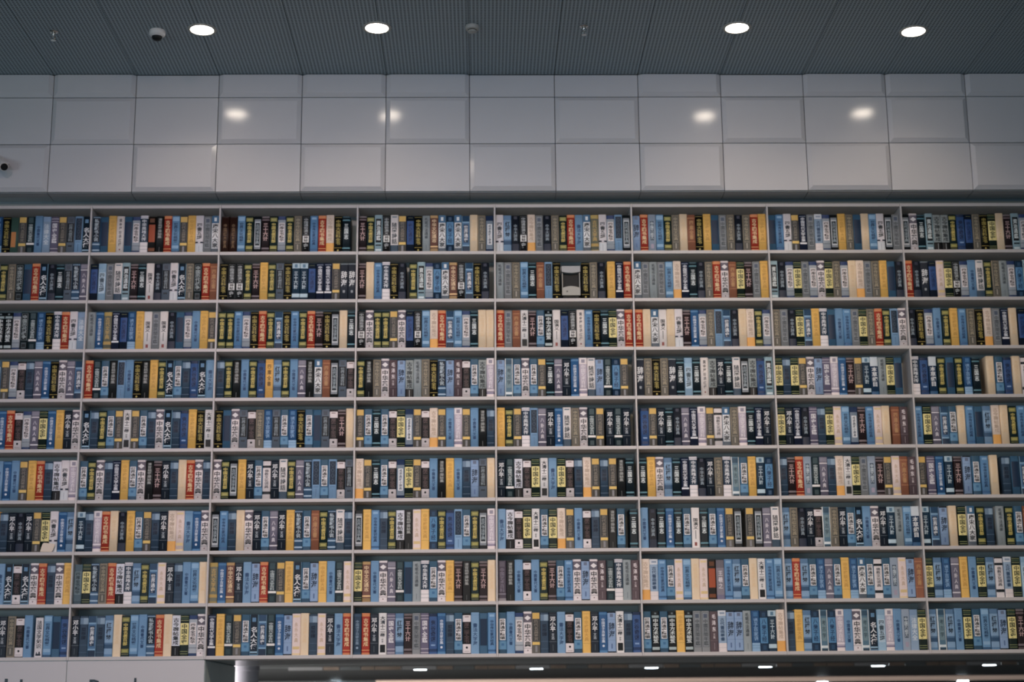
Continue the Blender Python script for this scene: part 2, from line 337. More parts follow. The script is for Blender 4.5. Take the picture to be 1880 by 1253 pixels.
 'GF': (.99, 'black book with silver hexagon', '#1d2930', [(.10, .92, '#848d97', .1, .9), (.16, .86, '#b2b8be', .14, .86), (.20, .82, '#29404c', .22, .78)], [('古代书法字典', .79, .24, '#98a8b2', .42)]),
 'HX': (.99, 'navy book with white hexagon label', '#2e4a78', [(.08, .86, '#73879c', .03, .97), (.20, .77, '#cfd2d8', .2, .8)], [('成语典故小辞典', .75, .22, '#55657a', .34)]),
 'XS': (1.0, 'navy panel book with blue foot', '#446e96', [(.965, .975, '#a9bccc'), (.30, .95, '#16324a', .06, .94), (.22, .26, '#94b0c8'), (.06, .10, '#94b0c8')], [('私家藏书小说', .93, .32, '#a9bac6', .54)]),
 'DD': (1.01, 'light blue book, navy patterned panel', '#7aa4cc', [(.36, .95, '#24425e', .12, .88), (.05, .25, '#5b86b0', .46, .54), (.30, .32, '#5b86b0', .2, .8)], [('◇◇◇◇', .93, .38, '#4a6480', .46)]),
 'CU': (1.0, 'copper brown book', '#a3664a', [(.90, .915, '#c98a5c'), (.26, .27, '#c98a5c')], [('四庫全書', .84, .32, '#c2905c', .50)]),
 'WH': (1.0, 'mauve brown book, cream title', '#8a5c50', [(.93, 1, '#b8935c'), (.13, .17, '#d9b27c'), (0, .10, '#a08050')], [('中华文化通志', .90, .26, '#e2c49a', .56)]),
 'OL': (1.0, 'olive grey book with gold title', '#7c7d6a', [(.90, 1, '#b39848'), (.14, .22, '#b8974a'), (0, .05, '#a08a4c')], [('古代文学典', .86, .28, '#c2a056', .52)]),
 'BR': (.99, 'dark brown book with orange panel', '#2c221c', [(.30, .78, '#bb5226', .1, .9), (.84, .95, '#7d4a2a', .2, .8), (.05, .14, '#8c4e28', .1, .9)], []),
 'BN': (.99, 'dark brown book with gold spine', '#4a281c', [(.97, 1, '#3a2018')], [('中国红木家具', .80, .12, '#8a6a44', .40)]),
 'GO': (.98, 'green book with orange panel', '#42685e', [(.18, .60, '#cf8440', .1, .7)], []),
 'CO': (1.02, 'cream book with orange foot', '#dccabc', [(0, .25, '#e2a244')], [('古今碑帖集成', .93, .30, '#bfa894', .56)]),
 'WF': (1.02, 'silver framed black panel book', '#8fb0be', [(.26, .90, '#15262e', .14, .86), (.17, .21, '#2c4450', .14, .86), (.04, .09, '#b9c9d0', .14, .86)], [('資治通鑑', .85, .32, '#cfd9dd', .52)]),
 'CH': (1.0, 'grey blue book, dark title', '#86a4cc', [(.97, 1, '#1d2b3e'), (.87, .95, '#6f7f9e', .3, .7), (.80, .805, '#6484b0'), (.30, .305, '#6484b0'), (.10, .22, '#5d7cae', .42, .58), (0, .03, '#18283a')], [('辞海', .74, .36, '#26405e', .70)]),
 'CG': (.985, 'slate grey book, white title', '#3d4656', [(.97, 1, '#7d8a92'), (.20, .27, '#8f979f', .36, .64), (0, .03, '#6a7680')], [('辞海', .80, .36, '#d6d8dc', .74)]),
 'YY': (1.01, 'white book with red seal', '#d2cccc', [(0, 1, '#b9b6b6', 0, .05), (.05, .14, '#a3524c', .32, .62), (.22, .44, '#8d8c8c', .44, .54)], [('国演义', .74, .46, '#39444c', .56)]),
 'NW': (1.0, 'navy book with white lettering', '#22345a', [(.94, .96, '#7d8aa0', .1, .9), (.19, .235, '#d2d2d8', .05, .95)], [('中国现代文学全集', .92, .25, '#c8ccd6', .50)]),
 'NX': (.99, 'blue black book with small title', '#232f42', [(.90, .98, '#39435e', .3, .7), (0, .22, '#33405a')], [('中华大辞典', .76, .30, '#8fa0ae', .42)]),
 'YC': (1.02, 'pale lilac book with white foot', '#b7adbd', [(.84, 1, '#d6cdd0'), (.87, .96, '#9a94a6', .28, .72), (.16, .20, '#d9cfd6'), (.08, .12, '#8d84a2'), (0, .08, '#dccfd0')], [('中国艺术百科', .82, .22, '#ddd6de', .54)]),
 'YD': (1.0, 'dusky mauve book', '#5f5668', [(.85, .97, '#6f6878', .2, .8), (.16, .19, '#8a8594'), (0, .07, '#918c94')], [('中国艺术百科', .82, .22, '#877f92', .54)]),
 'FS': (1.0, 'black book with silver wedges', '#16262e', [(.84, .90, '#8fa2a8', .06, .94), (.06, .13, '#9fb0b4', .06, .94), (.93, .97, '#6d7f86', .38, .62)], [('中华方术秘笈', .82, .22, '#c4ccce', .62)]),
 'MB': (1.0, 'pale grey book with slim dark title', '#94a0a6', [(0, 1, '#7f8b92', .84, .88), (.05, .2, '#7d878e', .46, .54)], [('毛笔书法通鉴', .95, .36, '#535f68', .44)]),
 'PB': (1.01, 'pale blue book with white foot', '#90aac6', [(.87, 1, '#c4c9d2'), (.91, .96, '#8fa0b8', .2, .8), (0, .21, '#cfc6c8'), (.10, .105, '#a0a0aa')], [('古代書画叢書', .82, .26, '#40628a', .50)]),
 'FL': (1.0, 'pale slate book with white script', '#8ba6c4', [(.86, 1, '#7d9cc0')], [('法律大全', .80, .24, '#c6d0da', .60)]),
 'JZ': (1.01, 'light blue book, slate square top', '#679ac6', [(.86, .97, '#85b0d4', .08, .92), (0, .06, '#3d6a94'), (.12, .2, '#86aed0', .08, .92)], [('世界文化档案', .82, .28, '#28507e', .50)]),
 'OV': (1.01, 'pale edged book with grey oval', '#cfd4d6', [(0, 1, '#56809a', .12, .88), (.24, .80, '#74929e', .22, .78), (.85, .97, '#39627e', .12, .88), (.07, .13, '#c4cdd2', .1, .9), (0, .05, '#2c5068', .12, .88)], [('考古学', .76, .30, '#4a6676', .44)]),
 'DF': (1.0, 'black green book, grey frame', '#1b3037', [(.26, .97, '#6b7d82', .1, .9), (.27, .96, '#1b3037', .16, .84), (.05, .20, '#50626a', .2, .8), (.08, .17, '#1b3037', .26, .74)], [('中国历代战争', .93, .30, '#9fadb0', .54)]),
 'SM': (1.0, 'black white lettered book', '#1d2227', [(.96, .97, '#6a7076', .1, .9), (.28, .46, '#cfcfd0', .12, .88), (.06, .96, '#5f666c', .06, .10), (.06, .96, '#5f666c', .90, .94)], [('中国通俗演义', .94, .48, '#a8aeb2', .54), ('神秘', .45, .29, '#33383d', .5), ('史', .26, .10, '#a8aeb2', .56)]),
 'ZY': (1.01, 'white thin framed book', '#d3cbc8', [(.03, .98, '#a29c9c', .13, .15), (.03, .98, '#a29c9c', .85, .87), (.08, .12, '#a0483f', .42, .58)], [('黄金屋珍语红楼', .94, .18, '#777476', .36)]),
 'BP': (.99, 'navy ended royal blue book', '#182f4c', [(.21, .86, '#285ca4', .06, .94), (.94, .95, '#7c8454', .2, .8)], [('史记通览', .80, .28, '#1c3f7c', .5)]),
 'SZ': (1.0, 'grey book with black panel', '#69788a', [(.85, .96, '#525e6e', .25, .75), (.30, .82, '#1c2b36', .08, .92), (.18, .22, '#33424e', .25, .75), (0, .28, '#75899a', 0, .02)], [('世界名著百科', .80, .32, '#8b99a2', .50)]),
 'YQ': (1.02, 'golden book with dark title', '#eab04a', [(.92, .93, '#c08d34'), (.22, .23, '#c08d34')], [('四庫全書', .88, .30, '#8a6426', .48)]),
 'GM': (.98, 'grey lilac book with white title', '#8d8794', [(.80, 1, '#77727f'), (0, .12, '#7f7a98')], [('王羲之', .74, .26, '#c9c4cc', .50)]),
 'WC': (.96, 'white book with small castle print', '#c6c3c8', [(0, 1, '#8f959c', .9, 1), (.04, .09, '#3c4656', .2, .8), (.09, .13, '#3c4656', .25, .35), (.09, .14, '#3c4656', .55, .72)], [('法国文学知识', .93, .22, '#555b64', .56)]),
}
DES['BD'] = (1.0, 'dusky blue book, faint title', '#30506e', [(.93, .98, '#3d5f7e'), (0, .06, '#3d5f7e')], [('中国诸子百家全集', .84, .24, '#7f9ab4', .40), ('●', .20, .13, '#8aa3bc', .28)])
DES['SD'] = (.98, 'dim slate book, dark title', '#56707f', [(.24, .82, '#6f8690', .12, .88), (0, .08, '#46606f')], [('四库全书精华', .80, .26, '#2f424c', .54)])

# ------------------------------------------------------------------ glyphs from the built-in font
chars = sorted({c for d in DES.values() for t in d[4] for c in t[0]} | set('OldRea'))
GLY = {}
tmp = []
for c in chars:
    cu = bpy.data.curves.new('glyph', 'FONT'); cu.body = c; cu.resolution_u = 2; cu.offset = .018 if c not in 'OldRea●◆◇' else 0
    o = bpy.data.objects.new('glyph', cu); COL.objects.link(o); tmp.append((c, o, cu))
dg = bpy.context.evaluated_depsgraph_get()
for c, o, cu in tmp:
    me = bpy.data.meshes.new_from_object(o.evaluated_get(dg))
    me.calc_loop_triangles()
    v = np.array([x.co[:2] for x in me.vertices]).reshape(-1, 2)
    t = np.array([x.vertices[:] for x in me.loop_triangles], dtype=np.int64).reshape(-1, 3)
    raw = v.copy()
    if len(v):
        lo, hi = v.min(0), v.max(0); ctr = (lo + hi) / 2
        full = .92 if ord(c) > 0x2fff else max(hi - lo)
        v = (v - ctr) / full
    GLY[c] = (v, t, raw)
    bpy.data.meshes.remove(me)
for c, o, cu in tmp:
    bpy.data.objects.remove(o); bpy.data.curves.remove(cu)

# ------------------------------------------------------------------ book parts as arrays (origin: foot of the spine's middle)
def tri_add(P, vs, fs, m):
    P[0].append(np.array(vs, dtype=float)); P[2] += len(vs)
    b = P[2] - len(vs)
    for f in fs:
        P[1].append([b + i for i in f]); P[3].append(m)
def book_parts(code):
    hf, look, base, rects, texts = DES[code]
    H, W, hw = BH * hf, BW, BW / 2
    cov, prt, ttl, pag = [[], [], 0, []], [[], [], 0, []], [[], [], 0, []], [[], [], 0, []]
    T = .0028
    outer = [(-hw, BD), (-hw, .006), (-hw + .0035, .0014), (-hw + .009, 0), (hw - .009, 0), (hw - .0035, .0014), (hw, .006), (hw, BD)]
    inner = [(hw - T, BD), (hw - T, .0075), (-hw + T, .0075), (-hw + T, BD)]
    prof = outer + inner; n = len(prof)
    vs = [(x, y, z) for z in (0, H) for x, y in prof]
    fs = [(i, (i + 1) % n, n + (i + 1) % n, n + i) for i in range(n)]
    capo = [(0, 1, 10, 11), (1, 2, 3, 10), (3, 4, 9, 10), (4, 5, 6, 9), (6, 7, 8, 9)]
    fs += [tuple(n + i for i in q) for q in capo] + [tuple(reversed(q)) for q in capo]
    m = ink(base); tri_add(cov, vs, fs, m)
    x0, x1, y0, y1, z0, z1 = -hw + T + .0002, hw - T - .0002, .0085, BD - .004, .004, H - .004
    tri_add(pag, [(x0, y0, z0), (x1, y0, z0), (x1, y1, z0), (x0, y1, z0), (x0, y0, z1), (x1, y0, z1), (x1, y1, z1), (x0, y1, z1)],
            [(3, 2, 1, 0), (4, 5, 6, 7), (0, 1, 5, 4), (1, 2, 6, 5), (2, 3, 7, 6), (3, 0, 4, 7)], M_PAGES)
    px = [(x, y) for x, y in outer[1:-1]]
    for k, r in enumerate(rects):
        e = .0002 + .00012 * k
        a, b = r[0] * H, r[1] * H
        fx0, fx1 = (r[3], r[4]) if len(r) > 3 else (0, 1)
        xa, xb = -hw + fx0 * W, -hw + fx1 * W
        pts = [(xa, None)] + [(x, y) for x, y in px if xa + 1e-5 < x < xb - 1e-5] + [(xb, None)]
        def yy(x):
            return float(np.interp(x, [p[0] for p in px], [p[1] for p in px]))
        xs_ = [p[0] for p in pts]
        vs = [(x, yy(x) - e, z) for z in (a, b) for x in xs_]; q = len(xs_)
        tri_add(prt, vs, [(i, i + 1, q + i + 1, q + i) for i in range(q - 1)], ink(r[2]))
    if code == 'CD':            # white diamond
        e = .0009; c = .845 * H; d = .062 * H
        tri_add(prt, [(-hw + .006, -e, c), (0, -e, c - d), (hw - .006, -e, c), (0, -e, c + d)], [(0, 1, 2, 3)], ink('#d6d2d6'))
    e = .0014
    for s, ty, by, colr, wf in texts:
        sl = (ty - by) * H / len(s)
        gw = wf * W; gh = sl * .92
        if gh > gw * 1.25: gh = gw * 1.25
        if s[0] in '●◆': gw = gh = min(wf * W, sl)
        for i, ch in enumerate(s):
            v, t, _ = GLY[ch]
            if not len(v): continue
            cz = ty * H - sl * (i + .5)
            tri_add(prt if s[0] in '●◆' else ttl, np.column_stack([v[:, 0] * gw, np.full(len(v), -e), v[:, 1] * gh + cz]), t.tolist(), ink(colr))
    return cov, pag, prt, ttl
def joined(p):
    cov, pag, prt, ttl = p          # the printed bands belong to the cover
    n = cov[2]
    cov[0] += prt[0]; cov[1] += [[n + i for i in f] for f in prt[1]]; cov[2] += prt[2]; cov[3] += prt[3]
    return cov, pag, ttl
BOOK = {}
def book_mesh(code):
    if code in BOOK: return BOOK[code]
    out = []
    for nm, P in zip(('cover', 'page_block', 'title'), joined(book_parts(code))):
        if not P[2]: out.append((nm, None)); continue
        me = bpy.data.meshes.new('book_' + nm)
        me.from_pydata(np.concatenate(P[0]).tolist(), [], P[1])
        ms = []
        for m in P[3]:
            if m not in ms: ms.append(m)
        for m in ms: me.materials.append(m)
        me.polygons.foreach_set('material_index', [ms.index(m) for m in P[3]])
        me.update(); out.append((nm, me))
    BOOK[code] = out
    return out

# ------------------------------------------------------------------ what stands on the shelves (rows from the top; _5 = gap of half a book)
ROWS = [
 ['QZ BK GO LD XD TB FL GS LD SZ DD MR', 'XS DP YL ZY DP SK YX BR QC GJ JZ LD YL SW MG TS', 'BN BN JZ MZ GF SL MZ SK MZ CP SM JX GJ CO BK SG _8',
  'SL MZ WF SM SY LD BP BK MB WH TS NP TS ST CR CP HX', 'SW HL NX SM CO MG NX CP MZ GJ SF TS OL SW SK DD GF', 'CH GJ GP JZ MZ CP CR CU BK YL DP MG CP NX CP GJ YL',
  'DP JX SW LD NW MG PB SK GF YL CP DP CR JZ SW GF MG', 'GF CD SG WF BG BG MZ RB BP CP BK ZS CR SL WF SK DB'],
 ['RW MZ CP DF DP GJ MR NX SG SZ XS RW', 'BP SB MG SY WF SL SG YY NX SZ SW MR CP DF GJ CU', 'BK SM SM MZ SL YL MZ SZ BK SC SC BP NW NW LD CG CG',
  'SL CR JX YX BK NX _4 MZ WF SK NP TS WH SM ST BK NX _6', 'MB MG CP JZ SG CU DD BK _26 BK CP NX _2 YL NW GJ', 'TS MG MB MG JZ CO NW SG NX CP GJ CD CU ZS SL MG YL',
  'WF NX SK ZS MG SK CD ZS CP SK CR CO MG CP YL DP NX', 'GJ NX CG BP PK ZS SM SK TB SY MZ CP MB SK NP WF DB'],
 ['FS FS SK DF XD QZ BK YX GJ SW FL', 'MB BZ OL NW BP QZ YL YY MG YY NX DP SK TB YL LD', 'MZ MZ JX SK BK GJ MZ ST BK JX MZ GJ SL BK GF CR SG',
  'SM CD MZ MZ LD CD BP SM JZ CO GJ ST JZ SK SG CR CR', 'GJ MG CU DQ SL SJ FS YY BP SM ZY JX BK SG ZS CD GJ', 'GJ CR TS YY CR SW SL BZ SK CP DD ST NX CR CO MZ SK',
  'CP MG NX ZS ST YL YX DP TB JX MG ZS CP GJ MZ DD CD', 'NX BK SK TB MZ YL JX CP BK CO MG NW CR BP SK DB'],
 ['SJ LD SK HK DB RW BZ BK CD RW ST', 'GJ XD SJ QC DD TB BK QC YL MZ MR SJ DB RB MR SF', 'DB MZ QC TB MZ RB YQ HL MZ TB RW QC TS CU GF SZ HK',
  'MZ QC CP CD MA CH BG MB CP BK XS CH MA HK SJ BG YC', 'CH OV SJ CD SJ LD SG RW SX BZ YC SY CH XD NP LD _7', 'CG CP BK CP CG SG SB SG ZY BG SX SG SY GF BG RB WF',
  'ZS DB ZS LD CD CH GS YC BZ SL LD SC BC MB ZS DP _9', 'YX RB BC MZ DP MZ QZ SG _7 CR SJ RB CR WB SG MZ'],
 ['BZ GJ HK SK RW ZS BZ YL SX CD', 'MR DB MZ SJ LD DQ LD SJ DB CD MR DB RB YL BK DQ', 'BK DP CD SZ HK CP QZ SZ SJ QZ BK SJ DP SZ HK SL CR',
  'LD SJ SG SJ HK ZS HX LD HK CO LD TB YC LD TB QC DB', 'YL MZ LD YX DD RW SX BZ SY CP CD XD LD _2 SX XD SX _6', '_4 RB LD SX SG NX RW NW YC LD WB TS CP YC SG NW SX _5',
  'ZS SX NW NX GS DB ZS PK JZ HX SL JX PK CR _2 CU MA _6', 'JX ZS RW ST SJ CR JX DP HL CO CR MZ JX DP SJ ZS'],
 ['SF BZ TB LD YL GJ DB BT SW YC', 'SJ MZ CD DB NW YL SJ CD QC SL SX DB CR GJ CD DB', 'CD MZ GF YL SX SJ WB SX SY MZ RW XS DD SJ DD HK SZ',
  'CO LD SG SJ HK HX ZS LD HK TB QC YL TB DB CH SZ CR', 'SX XD BT HK ZS DQ SF ZS HK DB CO LD DB LD QC SG _3', 'SG YL CD HL SG NW YX NX SX CP YX OV SJ YL SC NP _5',
  'DB SL GJ GP XD RW DB CO DQ ZS MG GP SL LD PK CU MA', 'LD GS BZ SC SL CH SJ JX CR _4 DB DP ST RW SJ HL'],
 ['YL DB SX NX SX LD ZS SW BZ HL', 'SC DB YC GJ CR NX YL SJ LD DB SX CO PK SF BZ CD', 'GF JX DB CR CD SX SJ RW SX YL XS SJ CU MZ XS SY DB',
  'GF YL JX DB MZ BT QC PK YL NP MZ RB DD SJ MZ GF YC', 'SF BT HK ZS DQ SJ ZS CO LD TB HK DB LD QC SJ _5 SG', 'TB NX SG BZ SG SJ YY SG SJ BZ LD GF _4 LD GF RW SY',
  'HL CP NX SX HK OV CP SX SJ MR TB CD SX SC MB JZ BC', 'SC ST CH CR ZS TS MZ DB _2 MB MZ SJ CU NX TB SX'],
 ['SF MR HK MR CD GJ DB CD YL', 'SD ZS XS CP GJ BT YX HL MZ ST PK SX DB TB JZ CR', 'OL BZ WH SX SF CH GJ XD LD YL MR SJ CH YL TB XD PK',
  'ZS WH TB CD RW XD DP MB YX SJ CD YL SL QC MZ SL CR', 'YD QC TB HK TB MZ SL SJ JX CD CH CD MA XD YX MB MA', 'CO PB JX SJ PK JZ CR PK BR GM JX HL SJ CR DQ JX JZ',
  'HL GJ HL SJ QZ RW SJ YL QZ TS SJ WB SJ GP PK CH CU', 'ZS HL QZ RW YL TB ZS HL WB PB ZS SB DP SJ CD MZ'],
 ['SX CP HK TB _3 WC JZ DP RB', 'SX DB ST DB HL CR MZ JZ TB XS GJ CR BT ZS SK CD', 'NW YL XD LD SJ MR ST XD BZ CH PK CR DB PK SX SF GJ',
  'BD GJ SX DQ GS HL SL MG GS RB BZ DB SJ HK SF DP JX', 'SJ TB SK CD LD DB SX SF HK SJ YL SX BZ CH DQ DB RB', 'SJ FS SJ FS YL FS MG MG MA PB CH CH MB QZ NP SC CO',
  'DB YL HL NP OV NP YC TB CD OV MR SB YC TB GP FL ZS', 'HL OV HL TB ZS SJ JZ HL CH ZS SL DF NX SJ CD MZ'],
]
PITCH_B = .0570
rb = random.Random(11)
IN_VIEW7 = {8: 12, 7: 12, 6: 12}
SHELF_SAY = {8: 'bottom shelf', 7: 'second lowest shelf', 6: 'third lowest shelf'}
rest = []                       # (code, x, y, z, dz-rotation)
n_ind = 0
def place_book(code, x, y, z, lean, row, bay, k):
    global n_ind
    n_ind += 1
    lab = f'{DES[code][1]}, {ORD[k]} on the {SHELF_SAY[row]}, {ORD[bay]} bay'
    t = thing('book', lab, 'book', (x, y, z), 'books on the three lowest shelves')
    t.rotation_euler = (0, lean, 0)
    for nm, me in book_mesh(code):
        if me is not None: put(me, nm, t)
for row in range(9):
    zs = Z(SH[row + 1]) + .0006
    for bay in range(8):
        toks = ROWS[row][bay].split()
        x0, x1 = DIV[bay] + .0070, DIV[bay + 1] - .0070
        need = sum(int(t[1:]) / 10 if t[0] == '_' else 1 for t in toks) * PITCH_B
        if bay == 0:
            extra = []
            while need + PITCH_B < x1 - x0:
                extra.append(rb.choice(['SJ', 'CD', 'ZS', 'DB', 'MZ', 'TB', 'HL', 'SX'])); need += PITCH_B
            toks = extra + toks; nx = len(extra)
        slack = max(0, (x1 - x0) - need)
        x = x0 + (slack if bay == 0 else 0)
        nb = sum(t[0] != '_' for t in toks)
        sq = min(1, (x1 - x0) / need)
        if bay == 0: slack = 0
        k = 0
        for t in toks:
            if t[0] == '_':
                x += int(t[1:]) / 10 * PITCH_B * sq; continue
            xc = x + PITCH_B * sq / 2
            y = .026 + rb.uniform(0, .006)
            lean = 0
            ind = False
            if row in SHELF_SAY:
                if bay == 0: kk = k - nx; ind = kk >= 0 and row > 6
                elif bay == 7: kk = k; ind = k < IN_VIEW7[row] and row > 6
                else: kk = k; ind = row > 6 or bay in (3, 4, 5)
            if ind: place_book(t, xc, y, zs, lean, row, bay, kk)
            else: rest.append((t, xc, y, zs))
            x += PITCH_B * sq + slack / max(1, nb) * .98
            k += 1
# the other several hundred, as one object
slots, sid = [], {}
VV, LL, LT, MI = [], [], [], []
nv = 0
cache = {}
for code, x, y, z in rest:
    if code not in cache:
        pv, pl, pt, pm = [], [], [], []
        c = 0
        for P in book_parts(code):
            if not P[2]: continue
            pv.append(np.concatenate(P[0]))
            for f, m in zip(P[1], P[3]):
                if m not in sid: sid[m] = len(slots); slots.append(m)
                pl += [c + i for i in f]; pt.append(len(f)); pm.append(sid[m])
            c += P[2]
        cache[code] = (np.concatenate(pv), np.array(pl, dtype=np.int32), np.array(pt, dtype=np.int32), np.array(pm, dtype=np.int32))
    v, l, t, m = cache[code]
    VV.append(v + np.array([x, y, z])); LL.append(l + nv); LT.append(t); MI.append(m); nv += len(v)
VV, LL, LT, MI = np.concatenate(VV), np.concatenate(LL), np.concatenate(LT), np.concatenate(MI)
me = bpy.data.meshes.new('books')
me.vertices.add(len(VV)); me.vertices.foreach_set('co', VV.astype(np.float32).ravel())
me.loops.add(len(LL)); me.loops.foreach_set('vertex_index', LL.astype(np.int32))
me.polygons.add(len(LT)); st = np.concatenate([[0], np.cumsum(LT)[:-1]]).astype(np.int32)
me.polygons.foreach_set('loop_start', st)
for m in slots: me.materials.append(m)
me.polygons.foreach_set('material_index', MI)
me.update(calc_edges=True)
bo = bpy.data.objects.new('books', me); COL.objects.link(bo)
bo['kind'] = 'stuff'; bo['label'] = 'hundreds of books with lettered spines filling the upper shelves of the bookcase'; bo['category'] = 'books'

# ------------------------------------------------------------------ small things
# white device in the gap on the second shelf from the top
dv = thing('display_device', 'small white box with black front window standing in the gap between books', 'device', (.6445, .055, Z(SH[2]) + .0006))
m = MB()
m.box((-.066, 0, .034), (-.058, .10, .205), M_CREAMP).box((.058, 0, .034), (.066, .10, .205), M_CREAMP).box((-.066, .06, .034), (.066, .10, .205), M_CREAMP)
m.build('body', dv, bevel=.002)
m = MB(); n = 14
pr = [(-.067, .250)] + [(-.067 + .134 * i / n, .205 - .010 * math.sin(math.pi * i / n) + .004) for i in range(n + 1)] + [(.067, .250)]
q = len(pr)
m.add([(x, y, z) for y in (-.012, .10) for x, z in pr], [tuple(range(q)), tuple(range(2 * q - 1, q - 1, -1))] + [(i, q + i, q + (i + 1) % q, (i + 1) % q) for i in range(q)], M_HOOD)
m.build('hood', dv)
MB().box((-.0575, .03, .098), (.0575, .045, .200), M_DARK).build('window', dv)
m = MB()
pr = [(-.0655, .034), (.0655, .034)] + [(.0655 - .131 * i / n, .088 + .014 * math.sin(math.pi * i / n)) for i in range(n + 1)]
q = len(pr)
m.add([(x, y, z) for y in (-.010, .055) for x, z in pr], [tuple(range(q)), tuple(range(2 * q - 1, q - 1, -1))] + [(i, q + i, q + (i + 1) % q, (i + 1) % q) for i in range(q)], M_CREAMP)
m.build('front_cover', dv)
m = MB()
for a, b in ((-.034, -.031), (-.027, -.024)): m.box((a, -.0112, .056), (b, -.0102, .068), M_DARK)
m.box((-.031, -.0112, .061), (-.027, -.0102, .064), M_DARK)
m.build('mark', dv)
MB().box((-.055, .008, 0), (.055, .095, .034), M_DARK).build('base', dv)

# folded paper leaning on the books of the first bay
pp = thing('paper_pad', 'crumpled beige paper pad propped against the books of the first bay', 'paper', (-2.965, .004, Z(SH[7])))
m = MB()
ol = [(-.050, .002), (.028, 0), (.036, .006), (.050, .048), (.047, .055), (.010, .060), (-.028, .064), (-.036, .055)]
q = len(ol)
m.add([(x, -.001 + .10 * 0 + z * .08, z) for x, z in ol] + [(x * .98, .011 + z * .08, z) for x, z in ol], [tuple(range(q)), tuple(range(2 * q - 1, q - 1, -1))] + [(i, q + i, q + (i + 1) % q, (i + 1) % q) for i in range(q)], M_PAPER)
m.build('sheet', pp, bevel=.003)
m = MB(); m.add([(-.042, -.0015 + .03 * .08, .030), (.038, -.0015 + .012 * .08, .012), (.046, -.0030 + .045 * .08, .044), (-.034, -.0028 + .056 * .08, .056)], [(0, 1, 2, 3)], M_PAPER)
m.build('fold', pp)

# downlights in the perforated ceiling
def downlight(x, y, z, lab, grp, lampm, surface=False):
    t = thing('downlight', lab, 'ceiling light', (x, y, z), grp)
    if surface:
        MB().lathe([(.060, .0), (.060, -.002), (.078, -.012), (.066, -.030)], lampm, 28).build('diffuser', t)
        MB().lathe([(.086, 0), (.086, -.004), (.064, -.004)], M_WHITEP, 28).build('trim_ring', t)
    else:
        MB().lathe([(.076, -.0045), (.076, -.006), (.060, -.0085)], lampm, 36).build('diffuser', t)
        m = MB(); n = 36
        prof = [(.098, -.0003), (.097, -.005), (.090, -.008), (.079, -.007), (.0775, -.0003)]
        vs, fs = [], []
        for r, zz in prof:
            for i in range(n): vs.append((r * math.cos(2 * math.pi * i / n), r * math.sin(2 * math.pi * i / n), zz))
        for k in range(4):
            for i in range(n):
                j = (i + 1) % n; fs.append((k * n + i, (k + 1) * n + i, (k + 1) * n + j, k * n + j))
        m.add(vs, fs, M_CREAMP); m.build('trim_ring', t, smooth=True)
        l = bpy.data.lights.new('downlight_beam', 'SPOT'); l.energy = 13; l.color = (1., .78, .60)
        l.spot_size = math.radians(135); l.spot_blend = .6; l.shadow_soft_size = .07
        o = bpy.data.objects.new('downlight_beam', l); COL.objects.link(o); o.location = (x, y, z - .03)
    return t
for x, y, lab in ((-1.87, -.957, 'round lit downlight in the ceiling beside the dome camera'), (-.693, -.985, 'round lit downlight in the ceiling between dome camera and smoke detector'),
                  (1.737, -.982, 'round lit downlight in the ceiling, third of four along the row'), (2.952, -.923, 'round lit downlight in the ceiling, fourth and last along the row')):
    downlight(x, y, Z(ZC), lab, 'ceiling downlights', M_LAMP)

# sprinklers
for x, y, lab in ((-2.871, -.923, 'small metal sprinkler head hanging from the ceiling near the dome camera'), (.70, -1.005, 'small metal sprinkler head on the ceiling near the smoke detector')):
    t = thing('sprinkler', lab, 'sprinkler', (x, y, Z(ZC)), 'ceiling sprinklers')
    MB().lathe([(.030, 0), (.030, -.004), (.022, -.011)], M_CHROME, 20).build('escutcheon', t, smooth=True)
    MB().lathe([(.013, -.011), (.014, -.022), (.009, -.030)], M_CHROME, 16).build('body', t, smooth=True)
    m = MB()
    for s in (-1, 1): m.tube((s * .008, 0, -.028), (s * .011, 0, -.045), .003, M_CHROME, 8).tube((s * .011, 0, -.045), (0, 0, -.060), .003, M_CHROME, 8)
    m.build('frame_arms', t)
    MB().lathe([(.004, -.058), (.018, -.061), (.018, -.064)], M_CHROME, 16).build('deflector', t)

# dome camera and smoke detector
t = thing('dome_camera', 'white dome security camera with dark eye on the ceiling', 'camera', (-2.175, -.931, Z(ZC)))
MB().lathe([(.053, 0), (.055, -.006), (.054, -.026), (.046, -.036), (.036, -.040)], M_WHITEP, 32).build('housing', t, smooth=True)
MB().lathe([(.036, -.039), (.034, -.050), (.027, -.062), (.014, -.070)], M_DARK, 28).build('dome', t, smooth=True)
MB().lathe([(.040, -.038), (.040, -.043), (.0365, -.043)], M_WHITEP, 28).build('ring', t)
t = thing('smoke_detector', 'small cream smoke detector on the ceiling seam', 'smoke detector', (-.052, -1.006, Z(ZC)))
MB().lathe([(.046, 0), (.048, -.008), (.045, -.024), (.036, -.030)], M_CREAMP, 28).build('base', t, smooth=True)
MB().lathe([(.030, -.030), (.029, -.036)], M_DARK, 24).build('vent', t)
MB().lathe([(.031, -.036), (.029, -.042), (.020, -.046)], M_CREAMP, 24).build('cap', t, smooth=True)

